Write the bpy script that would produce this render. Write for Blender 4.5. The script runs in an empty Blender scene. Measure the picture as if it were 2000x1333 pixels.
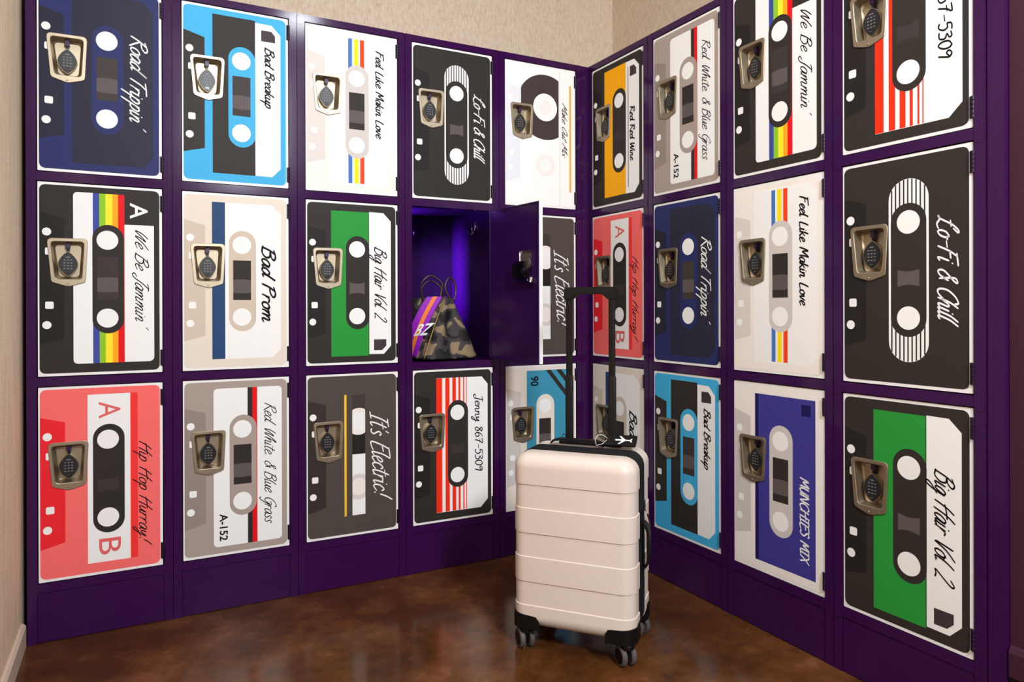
import bpy, bmesh, math, random
from mathutils import Vector, Matrix, geometry

random.seed(4)
S = bpy.context.scene
COL = S.collection
R = math.radians

# ------------------------------------------------------------------ camera
cam_d = bpy.data.cameras.new('camera')
cam = bpy.data.objects.new('camera', cam_d)
COL.objects.link(cam)
S.camera = cam
cam_d.sensor_width = 36.0
cam_d.lens = 1370.75 * 36.0 / 2000.0
cam_d.shift_x = (1000 - 971.39) / 2000.0
cam_d.shift_y = (603.62 - 666.5) / 2000.0
cam_d.clip_start = 0.05
CAM = Vector((-1.66216, -2.40187, 0.96538))
yaw, pitch, roll = 0.47539, -0.00131, -0.00265
Fv = Vector((math.sin(yaw) * math.cos(pitch), math.cos(yaw) * math.cos(pitch), math.sin(pitch)))
Rv = Vector((math.cos(yaw), -math.sin(yaw), 0))
Uv = Rv.cross(Fv)
R2 = math.cos(roll) * Rv + math.sin(roll) * Uv
U2 = -math.sin(roll) * Rv + math.cos(roll) * Uv
m = Matrix((( R2.x, U2.x, -Fv.x, CAM.x), (R2.y, U2.y, -Fv.y, CAM.y), (R2.z, U2.z, -Fv.z, CAM.z), (0, 0, 0, 1)))
cam.matrix_world = m

# ------------------------------------------------------------------ world, exposure, lights
w = bpy.data.worlds.new('world')
S.world = w
w.use_nodes = True
w.node_tree.nodes['Background'].inputs[0].default_value = (1.0, 0.95, 0.9, 1)
w.node_tree.nodes['Background'].inputs[1].default_value = 0.15
S.view_settings.view_transform = 'Standard'
S.view_settings.look = 'None'
S.view_settings.gamma = 1.0
S.view_settings.use_curve_mapping = False
S.view_settings.exposure = 0.02


def area(name, loc, target, size, power, color=(1, 0.93, 0.85), shape='DISK', spread=180, size_y=None):
    d = bpy.data.lights.new(name, 'AREA')
    d.shape = shape
    d.size = size
    if size_y:
        d.size_y = size_y
    d.energy = power
    d.color = color
    d.spread = R(spread)
    o = bpy.data.objects.new(name, d)
    COL.objects.link(o)
    o.location = loc
    o.rotation_euler = (Vector(target) - Vector(loc)).to_track_quat('-Z', 'Y').to_euler()
    return o


COOL = (0.92, 0.975, 1.02)
area('unseen_ceiling_light', (-0.78, -1.90, 2.70), (-0.78, -1.90, 0), 0.2, 10, COOL)
area('unseen_ceiling_light', (-1.42, -1.15, 2.70), (-1.42, -1.15, 0), 0.2, 9, COOL)  # added light, out of view, to brighten the left wall
area('unseen_ceiling_light', (-0.72, -0.72, 2.70), (-0.72, -0.72, 0), 0.2, 2.0, COOL)  # weak added light that lifts the beige wall above the right bank
area('unseen_ceiling_light', (-0.85, -3.9, 2.70), (-0.85, -3.9, 0), 0.3, 24, COOL)
area('soft_fill_light', (-0.91, -3.6, 2.66), (-0.95, -0.2, 0.5), 0.42, 46, COOL, 'DISK', 180)
area('soft_fill_light', (-0.91, -3.6, 2.27), (-0.95, -0.2, 0.4), 0.38, 52, COOL, 'DISK', 180)

# ------------------------------------------------------------------ materials


def lin(c):
    def f(v):
        v /= 255.0
        return v / 12.92 if v <= 0.04045 else ((v + 0.055) / 1.055) ** 2.4
    return (f(c[0]), f(c[1]), f(c[2]), 1)


MATS = {}


def mat(name, rgb, rough=0.5, metal=0.0, spec=0.5, coat=0.0, bump=None, linear=False):
    if name in MATS:
        return MATS[name]
    mt = bpy.data.materials.new(name)
    mt.use_nodes = True
    b = mt.node_tree.nodes['Principled BSDF']
    b.inputs['Base Color'].default_value = rgb if linear else lin(rgb)
    b.inputs['Roughness'].default_value = rough
    b.inputs['Metallic'].default_value = metal
    b.inputs['Specular IOR Level'].default_value = spec
    b.inputs['Coat Weight'].default_value = coat
    if bump:
        nt = mt.node_tree
        tc = nt.nodes.new('ShaderNodeTexCoord')
        nz = nt.nodes.new('ShaderNodeTexNoise')
        nz.inputs['Scale'].default_value = bump[0]
        nz.inputs['Detail'].default_value = 3
        bp = nt.nodes.new('ShaderNodeBump')
        bp.inputs['Strength'].default_value = bump[1]
        bp.inputs['Distance'].default_value = bump[2]
        nt.links.new(tc.outputs['Object'], nz.inputs['Vector'])
        nt.links.new(nz.outputs['Fac'], bp.inputs['Height'])
        nt.links.new(bp.outputs['Normal'], b.inputs['Normal'])
    MATS[name] = mt
    return mt


def ink(name, rgb):
    return mat('ink_' + name, rgb, 0.5, 0, 0.13)


PURPLE = mat('purple_paint', (52, 14, 66), 0.13, 0, 0.30, 0.0, None)
PURPLE_IN = mat('purple_paint_inside', (46, 14, 72), 0.22, 0, 0.4)
HINGE = mat('hinge_purple', (30, 10, 40), 0.35, 0, 0.3)
WHITE = mat('white_door_paint', (236, 235, 234), 0.35)
STEEL = mat('brushed_stainless_steel', (172, 159, 138), 0.44, 1.0)
DARKKEY = mat('keypad_charcoal', (26, 26, 29), 0.4)
KEYMARK = mat('keypad_marks', (128, 128, 134), 0.5)
BLACKGLOSS = mat('black_gloss', (12, 12, 13), 0.2)
BLACKPL = mat('black_plastic', (12, 11, 11), 0.42, 0, 0.28)
BLACKFAB = mat('black_zip_tape', (15, 14, 15), 0.75, 0, 0.3, 0, (900, 0.3, 0.001))
CHROME = mat('chrome', (225, 225, 230), 0.12, 1.0)
TYRE = mat('grey_wheel_rubber', (78, 72, 70), 0.6)
SHELL = mat('cream_polycarbonate', (216, 201, 190), 0.42, 0, 0.4, 0, (700, 0.05, 0.0005))
STRAPP = mat('purple_strap', (44, 14, 66), 0.4)


def tex_nodes(mt):
    nt = mt.node_tree
    return nt, nt.nodes['Principled BSDF']


def ramp(nt, stops, interp='LINEAR'):
    r = nt.nodes.new('ShaderNodeValToRGB')
    r.color_ramp.interpolation = interp
    el = r.color_ramp.elements
    while len(el) < len(stops):
        el.new(0.5)
    for e, (p, c) in zip(el, stops):
        e.position = p
        e.color = c if len(c) == 4 else lin(c)
    return r


def wallpaper(name, base, dark, light, run=7):
    mt = mat(name, base, 0.8, 0, 0.2)
    nt, b = tex_nodes(mt)
    tc = nt.nodes.new('ShaderNodeTexCoord')
    mp = nt.nodes.new('ShaderNodeMapping')
    mp.inputs['Scale'].default_value = (150, 150, run)
    n1 = nt.nodes.new('ShaderNodeTexNoise')
    n1.inputs['Scale'].default_value = 1.0
    n1.inputs['Detail'].default_value = 6
    n1.inputs['Roughness'].default_value = 0.65
    mp2 = nt.nodes.new('ShaderNodeMapping')
    mp2.inputs['Scale'].default_value = (35, 35, 260)
    n2 = nt.nodes.new('ShaderNodeTexNoise')
    n2.inputs['Scale'].default_value = 1.0
    n2.inputs['Detail'].default_value = 3
    ad = nt.nodes.new('ShaderNodeMath')
    ad.operation = 'MULTIPLY_ADD'
    ad.inputs[1].default_value = 0.35
    rp = ramp(nt, [(0.46, dark), (0.66, base), (0.86, light)])
    nt.links.new(tc.outputs['Object'], mp.inputs['Vector'])
    nt.links.new(tc.outputs['Object'], mp2.inputs['Vector'])
    nt.links.new(mp.outputs['Vector'], n1.inputs['Vector'])
    nt.links.new(mp2.outputs['Vector'], n2.inputs['Vector'])
    nt.links.new(n2.outputs['Fac'], ad.inputs[0])
    nt.links.new(n1.outputs['Fac'], ad.inputs[2])
    nt.links.new(ad.outputs[0], rp.inputs['Fac'])
    nt.links.new(rp.outputs['Color'], b.inputs['Base Color'])
    bp = nt.nodes.new('ShaderNodeBump')
    bp.inputs['Strength'].default_value = 0.25
    bp.inputs['Distance'].default_value = 0.002
    nt.links.new(ad.outputs[0], bp.inputs['Height'])
    nt.links.new(bp.outputs['Normal'], b.inputs['Normal'])
    return mt


BEIGE = wallpaper('beige_linen_wallcovering', (220, 201, 180), (204, 182, 160), (230, 215, 196), 34)
BEIGEL = wallpaper('beige_streaked_wallcovering', (238, 212, 182), (216, 188, 156), (246, 227, 202), 5)
PLUM = mat('plum_wall_paint', (60, 29, 45), 0.6, 0, 0.2, 0, (300, 0.1, 0.001))
CEIL = mat('white_ceiling', (225, 220, 212), 0.8)
BASEB = mat('beige_baseboard', (205, 184, 165), 0.55)


def floor_material():
    mt = mat('stained_concrete', (90, 52, 30), 0.3, 0, 0.34)
    nt, b = tex_nodes(mt)
    tc = nt.nodes.new('ShaderNodeTexCoord')
    n1 = nt.nodes.new('ShaderNodeTexNoise')
    n1.inputs['Scale'].default_value = 3.0
    n1.inputs['Detail'].default_value = 10
    n1.inputs['Roughness'].default_value = 0.68
    n1.inputs['Distortion'].default_value = 0.15
    n2 = nt.nodes.new('ShaderNodeTexNoise')
    n2.inputs['Scale'].default_value = 26
    n2.inputs['Detail'].default_value = 6
    ad = nt.nodes.new('ShaderNodeMath')
    ad.operation = 'MULTIPLY_ADD'
    ad.inputs[1].default_value = 0.16
    rp = ramp(nt, [(0.42, (60, 33, 15)), (0.54, (76, 43, 19)), (0.66, (96, 58, 29)), (0.80, (126, 86, 56))])
    rr = ramp(nt, [(0.4, (0.13, 0.13, 0.13, 1)), (0.9, (0.26, 0.26, 0.26, 1))])
    for n in (n1, n2):
        nt.links.new(tc.outputs['Object'], n.inputs['Vector'])
    nt.links.new(n2.outputs['Fac'], ad.inputs[0])
    nt.links.new(n1.outputs['Fac'], ad.inputs[2])
    nt.links.new(ad.outputs[0], rp.inputs['Fac'])
    nt.links.new(ad.outputs[0], rr.inputs['Fac'])
    nt.links.new(rp.outputs['Color'], b.inputs['Base Color'])
    nt.links.new(rr.outputs['Color'], b.inputs['Roughness'])
    return mt


FLOOR = floor_material()


def camo_material():
    mt = mat('camouflage_neoprene', (80, 70, 60), 0.7, 0, 0.3)
    nt, b = tex_nodes(mt)
    tc = nt.nodes.new('ShaderNodeTexCoord')
    n1 = nt.nodes.new('ShaderNodeTexNoise')
    n1.inputs['Scale'].default_value = 17
    n1.inputs['Detail'].default_value = 1.2
    n1.inputs['Distortion'].default_value = 0.6
    rp = ramp(nt, [(0.0, (24, 22, 24)), (0.44, (60, 53, 56)), (0.57, (134, 116, 90))], 'CONSTANT')
    nt.links.new(tc.outputs['Object'], n1.inputs['Vector'])
    nt.links.new(n1.outputs['Fac'], rp.inputs['Fac'])
    nt.links.new(rp.outputs['Color'], b.inputs['Base Color'])
    return mt


CAMO = camo_material()

# ------------------------------------------------------------------ mesh helpers


class MB:
    """collects faces, then becomes ONE mesh object"""

    def __init__(self):
        self.v, self.f, self.mi, self.mats = [], [], [], []

    def slot(self, m_):
        if m_ not in self.mats:
            self.mats.append(m_)
        return self.mats.index(m_)

    def add(self, vs, fs, m_):
        o = len(self.v)
        s = self.slot(m_)
        self.v += [tuple(p) for p in vs]
        for f in fs:
            self.f.append([i + o for i in f])
            self.mi.append(s)

    def box(self, a, b, m_):
        x0, y0, z0 = a
        x1, y1, z1 = b
        vs = [(x0, y0, z0), (x1, y0, z0), (x1, y1, z0), (x0, y1, z0), (x0, y0, z1), (x1, y0, z1), (x1, y1, z1), (x0, y1, z1)]
        fs = [(0, 3, 2, 1), (4, 5, 6, 7), (0, 1, 5, 4), (1, 2, 6, 5), (2, 3, 7, 6), (3, 0, 4, 7)]
        self.add(vs, fs, m_)

    def loft(self, rings, m_, closed=True, cap0=False, cap1=False):
        n = len(rings[0])
        vs = [p for r in rings for p in r]
        fs = []
        for k in range(len(rings) - 1):
            for i in range(n if closed else n - 1):
                j = (i + 1) % n
                fs.append((k * n + i, k * n + j, (k + 1) * n + j, (k + 1) * n + i))
        if cap0:
            fs.append(tuple(range(n))[::-1])
        if cap1:
            fs.append(tuple((len(rings) - 1) * n + i for i in range(n)))
        self.add(vs, fs, m_)

    def tube(self, pts, r, m_, n=8, closed=False):
        pts = [Vector(p) for p in pts]
        rings = []
        N = len(pts)
        up = None
        for i in range(N):
            if closed:
                t = pts[(i + 1) % N] - pts[i - 1]
            else:
                t = pts[min(i + 1, N - 1)] - pts[max(i - 1, 0)]
            t.normalize()
            if up is None:
                up = Vector((0, 0, 1)) if abs(t.z) < 0.9 else Vector((1, 0, 0))
            a = t.cross(up).normalized()
            up = a.cross(t).normalized()
            rad = r[i] if isinstance(r, (list, tuple)) else r
            rings.append([pts[i] + (a * math.cos(2 * math.pi * k / n) + up * math.sin(2 * math.pi * k / n)) * rad for k in range(n)])
        if closed:
            rings.append(rings[0])
        self.loft(rings, m_, True, not closed, not closed)

    def cyl(self, a, b, r, m_, n=20, bev=0.0):
        a, b = Vector(a), Vector(b)
        ax = (b - a).normalized()
        u = ax.orthogonal().normalized()
        v_ = ax.cross(u)
        prof = [(0.0, r)] if not bev else [(0.0, r - bev), (bev, r)]
        L = (b - a).length
        prof += [(L, r)] if not bev else [(L - bev, r), (L, r - bev)]
        rings = [[a + ax * t + (u * math.cos(2 * math.pi * k / n) + v_ * math.sin(2 * math.pi * k / n)) * q for k in range(n)] for t, q in prof]
        self.loft(rings, m_, True, True, True)

    def extrude(self, poly, y0, y1, m_, axis='y'):
        """poly of (a, z); extruded along y"""
        n = len(poly)
        r0 = [(p[0], y0, p[1]) for p in poly]
        r1 = [(p[0], y1, p[1]) for p in poly]
        self.loft([r0, r1], m_, True, True, True)

    def mesh(self, name, smooth=False, fix=True, bevel=0):
        me = bpy.data.meshes.new(name)
        me.from_pydata(self.v, [], self.f)
        for mt in self.mats:
            me.materials.append(mt)
        me.polygons.foreach_set('material_index', self.mi)
        if fix or bevel:
            bm = bmesh.new()
            bm.from_mesh(me)
            if fix:
                bmesh.ops.remove_doubles(bm, verts=bm.verts, dist=1e-6)
                bmesh.ops.recalc_face_normals(bm, faces=bm.faces)
            if bevel:
                bmesh.ops.bevel(bm, geom=[e for e in bm.edges if e.is_manifold and e.calc_face_angle(0) > 0.6], offset=bevel, segments=2, affect='EDGES', clamp_overlap=True)
            bm.to_mesh(me)
            bm.free()
        if smooth:
            me.polygons.foreach_set('use_smooth', [True] * len(me.polygons))
            if smooth is not True:
                me.set_sharp_from_angle(angle=R(smooth))
        return me

    def build(self, name, parent=None, **k):
        return link(name, self.mesh(name, **k), parent)


def link(name, me, parent=None):
    o = bpy.data.objects.new(name, me)
    COL.objects.link(o)
    if parent:
        o.parent = parent
    return o


def thing(name, label, cat, loc=(0, 0, 0), rz=0.0, group=None, o=None):
    if o is None:
        o = bpy.data.objects.new(name, None)
        o.empty_display_size = 0.1
        COL.objects.link(o)
        o.location = loc
        o.rotation_euler = (0, 0, rz)
    o['label'] = label
    o['category'] = cat
    if group:
        o['group'] = group
    return o


def struct(name, mb, label=None, **k):
    o = mb.build(name, **k)
    o['kind'] = 'structure'
    if label:
        o['label'] = label
    return o


def quad(mb, a, b, c, d, m_):
    mb.add([a, b, c, d], [(0, 1, 2, 3)], m_)

# ------------------------------------------------------------------ room shell


BX = 0.475                       # wall plane behind the lockers (both banks)
ZC = 2.75
mb = MB(); mb.box((-2.6, -5.6, -0.1), (1.0, 0.7, 0.0), FLOOR); struct('floor', mb, 'glossy brown stained concrete floor')
mb = MB(); mb.box((-2.6, -5.6, ZC), (1.0, 0.7, ZC + 0.1), CEIL); struct('ceiling', mb, 'plain white ceiling')
mb = MB(); mb.box((-2.1, BX, 0), (BX + 0.12, BX + 0.12, ZC), BEIGE); struct('wall_back', mb, 'beige linen wall above the left bank of lockers')
mb = MB(); mb.box((BX, -1.56, 0), (BX + 0.12, BX, ZC), BEIGE); struct('wall_right', mb, 'beige linen wall above the right bank of lockers')
mb = MB(); mb.box((-2.10, -5.5, 0), (-1.956, BX, ZC), BEIGEL); struct('wall_left', mb, 'beige wall at the left end of the lockers')
mb = MB(); mb.box((-2.1, -5.6, 0), (1.0, -5.5, ZC), BEIGE); struct('wall_front', mb, 'beige wall behind the camera')
mb = MB(); mb.box((0.012, -5.5, 0.0), (0.16, -1.562, ZC), PLUM); struct('wall_plum', mb, 'plum painted wall beyond the right bank of lockers')
mb = MB(); mb.box((0.16, -1.68, 0.0), (0.60, -1.562, ZC), PLUM); struct('wall_return', mb, 'plum return wall at the end of the right lockers')
mb = MB()
prof = [(-1.956, 0.0), (-1.944, 0.0), (-1.944, 0.058), (-1.950, 0.066), (-1.956, 0.066)]
mb.loft([[(x, -5.5, z) for x, z in prof], [(x, -0.40, z) for x, z in prof]], BASEB, True, True, True)
mb.loft([[(x, -0.399, z) for x, z in prof], [(x, 0.0, z) for x, z in prof]], BASEB, True, True, True)
struct('baseboard_left', mb, 'beige baseboard along the left wall')
mb = MB()
prof = [(0.012, 0.17), (0.002, 0.17), (0.002, 0.222), (0.006, 0.232), (0.012, 0.236)]
mb.loft([[(x, -5.5, z) for x, z in prof], [(x, -1.564, z) for x, z in prof]], PLUM, True, True, True)
struct('baseboard_right', mb, 'plum ledge along the foot of the plum wall')
mb = MB(); mb.box((0.004, -5.5, 0.0), (0.0119, -1.564, 0.168), BLACKPL); struct('trim_1', mb, 'black base strip under the plum wall')

# ------------------------------------------------------------------ print artwork: 2D shapes in door millimetres (u right, v down)
DW, DH = 323.5, 563.8


def rect(u0, v0, u1, v1):
    return [(u0, v0), (u1, v0), (u1, v1), (u0, v1)]


def rounded(pts, rad, seg=6):
    out = []
    n = len(pts)
    for i in range(n):
        r = rad[i] if isinstance(rad, (list, tuple)) else rad
        p, a, b = Vector(pts[i]), Vector(pts[i - 1]), Vector(pts[(i + 1) % n])
        if r <= 0:
            out.append(tuple(p))
            continue
        da, db = (a - p).normalized(), (b - p).normalized()
        ang = da.angle(db)
        d = min(r / math.tan(ang / 2), (a - p).length * 0.49, (b - p).length * 0.49)
        s, e = p + da * d, p + db * d
        for k in range(seg + 1):
            t = k / seg
            q = s * (1 - t) ** 2 + p * 2 * t * (1 - t) * 0.88 + (s + e) * t * (1 - t) * 0.12 + e * t ** 2
            out.append((q.x, q.y))
    return out


def circ(cu, cv, r, lo=-1e9, hi=1e9, n=40):
    return [(min(hi, max(lo, cu + r * math.cos(2 * math.pi * k / n))), cv + r * math.sin(2 * math.pi * k / n)) for k in range(n)]


def stad(cu, v0, v1, r, n=18):
    return [(cu - r * math.cos(math.pi * k / n), v0 + r - r * math.sin(math.pi * k / n)) for k in range(n + 1)] + \
           [(cu + r * math.cos(math.pi * k / n), v1 - r + r * math.sin(math.pi * k / n)) for k in range(n + 1)]


def lens(u0, v0, u1, v1, sag=4):
    n = 8
    return [(u0 + (u1 - u0) * k / n, v0 + sag * math.sin(math.pi * k / n)) for k in range(n + 1)] + \
           [(u1 - (u1 - u0) * k / n, v1 - sag * math.sin(math.pi * k / n)) for k in range(n + 1)]


HOLE = rounded([(27, 168), (121, 166), (115, 287), (35, 287)], 8)


def clean(poly):
    out = []
    for p in poly:
        if not out or abs(p[0] - out[-1][0]) + abs(p[1] - out[-1][1]) > 0.02:
            out.append(p)
    if abs(out[0][0] - out[-1][0]) + abs(out[0][1] - out[-1][1]) < 0.02:
        out.pop()
    return out


def P3(u, v, y):
    return ((u - DW) / 1000.0, y, -v / 1000.0)


def flat_art(mb, shapes, y, hole=HOLE, flip=False):
    """one flat sheet: every spot takes the topmost shape there; the recess is cut out"""
    verts, faces = [], []
    polys = [clean(s) for s, _ in shapes] + ([clean(hole)] if hole else [])
    for pl in polys:
        o = len(verts)
        verts += [Vector(p) for p in pl]
        faces.append(list(range(o, o + len(pl))))
    ov, oe, of, a, b, fo = geometry.delaunay_2d_cdt(verts, [], faces, 0, 1e-4)
    groups = {}
    nh = len(shapes) if hole else 10 ** 6
    for tri, src in zip(of, fo):
        if not src or nh in src:
            continue
        groups.setdefault(max(src), []).append(tri)
    for k, tris in groups.items():
        used = {}
        vs, fs = [], []
        for t in tris:
            p = [ov[i] for i in t]
            ar = (p[1] - p[0]).cross(p[2] - p[0])
            if abs(ar) < 1e-6:
                continue
            t = list(t)
            if (ar > 0) != flip:
                t = t[::-1]
            ff = []
            for i in t:
                if i not in used:
                    used[i] = len(vs)
                    vs.append(P3(ov[i].x, ov[i].y, y))
                ff.append(used[i])
            fs.append(ff)
        mb.add(vs, fs, shapes[k][1])


INK = {k: ink(k, c) for k, c in dict(
    white=(238, 238, 237), black=(50, 45, 42), blacktrap=(38, 34, 32), blackwin=(60, 54, 53), band=(92, 84, 84),
    navy=(42, 48, 98), navydark=(44, 43, 60), navytrap=(40, 40, 56), navywin=(64, 58, 54),
    sky=(66, 172, 222), tan=(226, 214, 201), tantrap=(206, 190, 174), deepblue=(40, 70, 112),
    grey=(166, 152, 144), greytrap=(146, 132, 126), red=(226, 20, 30), orange_red=(240, 48, 22),
    salmon=(244, 108, 106), salmontrap=(232, 40, 50), salmonred=(240, 56, 56), lettersalmon=(224, 100, 100),
    green=(42, 146, 58), electric=(78, 70, 66), electrap=(54, 48, 46), yellowline=(240, 188, 50),
    feel=(238, 231, 225), feeltrap=(216, 209, 204), feelstad=(204, 197, 193), feelblue=(72, 116, 190), feelyellow=(252, 222, 10), feelred=(240, 70, 24),
    rb_blue=(64, 76, 158), rb_green=(140, 196, 40), rb_yellow=(252, 228, 50), rb_orange=(252, 166, 30),
    mango=(248, 172, 0), indigo=(62, 58, 142), indigodark=(28, 24, 84), munch=(236, 231, 226), munchtrap=(204, 198, 196),
    make=(246, 242, 240), maketrap=(224, 226, 234), pale=(240, 230, 228), makeblack=(66, 56, 58), orange=(240, 162, 40), lightline=(228, 228, 230),
    teal=(62, 146, 178), ninety=(230, 220, 210), ninetytrap=(204, 197, 192), tag=(64, 54, 58),
    penblack=(22, 20, 22)).items()}
BORDER = rounded(rect(4, 7, 316, 556), 16)
TRAP = [(4, 87), (66, 104), (66, 455), (4, 471)]
CHAM = [(219, 30), (271, 31), (299, 60), (299, 502), (272, 531), (219, 530)]


def base(bg, trap, dots='white'):
    s = [(BORDER, INK[bg]), (TRAP, INK[trap])]
    for p in (circ(22, 144, 11.5, n=28), circ(22, 415, 11.5, n=28), rounded(rect(18, 347, 39, 368), 4, 4), rounded(rect(18, 190, 39, 211), 4, 4)):
        s.append((p, INK[dots]))
    return s


def reels(body, hub='white', win=None, lensc=None, band='band'):
    s = []
    if body:
        s.append((stad(178, 117, 442, 41.5), INK[body]))
    s += [(circ(176, 163, 28.5), INK[hub]), (circ(176, 396, 28.5), INK[hub])]
    if win:
        s.append((rect(149, 213, 204, 341), INK[win]))
        s.append((lens(149, 276, 204, 317, -2), INK[band]))
    if lensc:
        s.append((lens(149, 278, 203, 320, 5), INK[lensc]))
    return s


def art_road():
    return base('navy', 'navytrap') + [([(86, 26), (272, 28), (300, 60), (300, 500), (273, 534), (86, 534)], INK['navydark'])] + reels('navy', win='navywin')


def art_breakup():
    return base('sky', 'black') + [(rect(89, 24, 219, 531), INK['black']), (CHAM, INK['white']),
                                   ([(238, 51), (270, 51), (282, 65), (282, 87), (238, 87)], INK['tag'])] + reels('sky', win='blackwin')


def art_feel():
    s = base('feel', 'feeltrap') + [([(81, 20), (275, 20), (302, 48), (302, 506), (276, 534), (81, 534)], INK['white'])]
    for u0, u1, c in ((146, 160, 'feelblue'), (167, 182, 'feelyellow'), (188, 203, 'feelred')):
        s.append((rect(u0, 26, u1, 529), INK[c]))
    return s + reels('feelstad', win='black')


def art_lofi():
    s = base('black', 'blacktrap') + [(stad(176, 58, 503, 49.5, 24), INK['white'])]
    for k in range(9):
        u = 132.5 + k * 10.2
        d = math.sqrt(max(0, 49.5 ** 2 - (u + 1.7 - 176) ** 2))
        s.append((rect(u, 58.5 + 49.5 - d, u + 3.6, 502.5 - 49.5 + d), INK['black']))
    s.append((stad(176, 117, 442, 44), INK['black']))
    return s + reels(None, lensc='band')


def art_make():
    s = base('make', 'maketrap') + [(rect(246, 10, 252, 553), INK['lightline']), (circ(181, 165, 129.5, 70, 244, 72), INK['makeblack']),
                                    (circ(181, 165, 55), INK['white']), (circ(181, 165, 30), INK['pale']), (circ(181, 396, 45), INK['pale']), (circ(181, 396, 26), INK['white']),
                                    (rect(295, 64, 303, 496), INK['orange'])]
    return s


def art_yellow():
    return base('black', 'blacktrap') + [(rect(83, 29, 219, 529), INK['mango']), (CHAM, INK['white']), (rect(232, 52, 236, 506), INK['tag']),
                                         ([(245, 52), (269, 52), (283, 67), (283, 90), (245, 90)], INK['tag'])] + reels('black', lensc='blackwin')


def art_red152():
    return base('grey', 'greytrap') + [(rounded(rect(89, 29, 300, 535), 13), INK['white']), (rect(192, 29, 207, 535), INK['black']), (rect(207, 29, 222, 535), INK['red'])] + reels('grey', win='black')


def art_jam():
    s = base('black', 'blacktrap') + [(rounded(rect(88, 24, 140, 530), [12, 0, 0, 12]), INK['white'])]
    for u0, u1, c in ((138, 155, 'rb_blue'), (155, 171, 'rb_green'), (171, 189, 'rb_yellow'), (189, 204, 'rb_orange'), (204, 221, 'red')):
        s.append((rect(u0, 24.5, u1, 529.5), INK[c]))
    s.append((rounded(rect(221, 114, 301, 529), [0, 0, 14, 0]), INK['white']))
    return s + reels('black', win='blackwin')


def art_jenny():
    s = base('black', 'blacktrap') + [([(91, 32), (277, 33), (302, 62), (302, 500), (272, 530), (91, 529)], INK['white'])]
    for u0, u1 in ((91, 114), (127, 144), (155, 170), (180, 188), (199, 204), (211, 214)):
        s.append((rect(u0, 32.5, u1, 528.5), INK['orange_red']))
    return s + reels('black', lensc='blackwin')


def art_prom():
    return base('tan', 'tantrap') + [(rect(86, 28, 125, 530), INK['deepblue']), ([(125, 28), (270, 28), (299, 56), (299, 502), (271, 530), (125, 530)], INK['white'])] + reels('tantrap', win='black')


def art_green():
    return base('black', 'blacktrap') + [(rect(85, 32, 217, 535), INK['green']), (CHAM, INK['white']),
                                         ([(236, 479), (281, 479), (281, 502), (266, 517), (236, 517)], INK['tag'])] + reels('black', lensc='band')


def art_hip():
    return base('salmon', 'salmontrap') + [(rect(123, 27, 235, 528), INK['white']), (rect(235, 27, 255, 528), INK['salmonred'])] + reels('black', lensc='blackwin')


def art_electric():
    return base('electric', 'electrap') + [(rect(129, 73, 137, 494), INK['yellowline']), (rect(157, 75, 203, 282), INK['blacktrap']), (rect(157, 75, 203, 125), INK['navywin']),
                                           (rect(157, 282, 203, 494), INK['white']), (circ(180, 168, 47, 157, 203), INK['feel']), (circ(180, 168, 32, 159, 201), INK['white']),
                                           (circ(180, 396, 45, 157, 203), INK['feeltrap']), (circ(180, 396, 30, 157, 203), INK['feel'])]


def art_ninety():
    return base('ninety', 'ninetytrap') + [(rect(93, 21, 304, 540), INK['teal']), ([(181, 21), (203, 21), (304, 140), (304, 166)], INK['black']),
                                           ([(229, 21), (252, 21), (304, 82), (304, 108)], INK['black'])] + reels('ninety', win='black')


def art_munch():
    return base('munch', 'munchtrap') + [(rect(83, 32, 295, 532), INK['indigo']), (rect(83, 32, 96, 532), INK['indigodark']), (rect(249, 47, 280, 79), INK['indigodark'])] + reels('munchtrap', win='black')


def art_plain():
    return base('black', 'blacktrap') + reels('blacktrap', lensc='band')

# ------------------------------------------------------------------ handwriting: pen strokes


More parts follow.
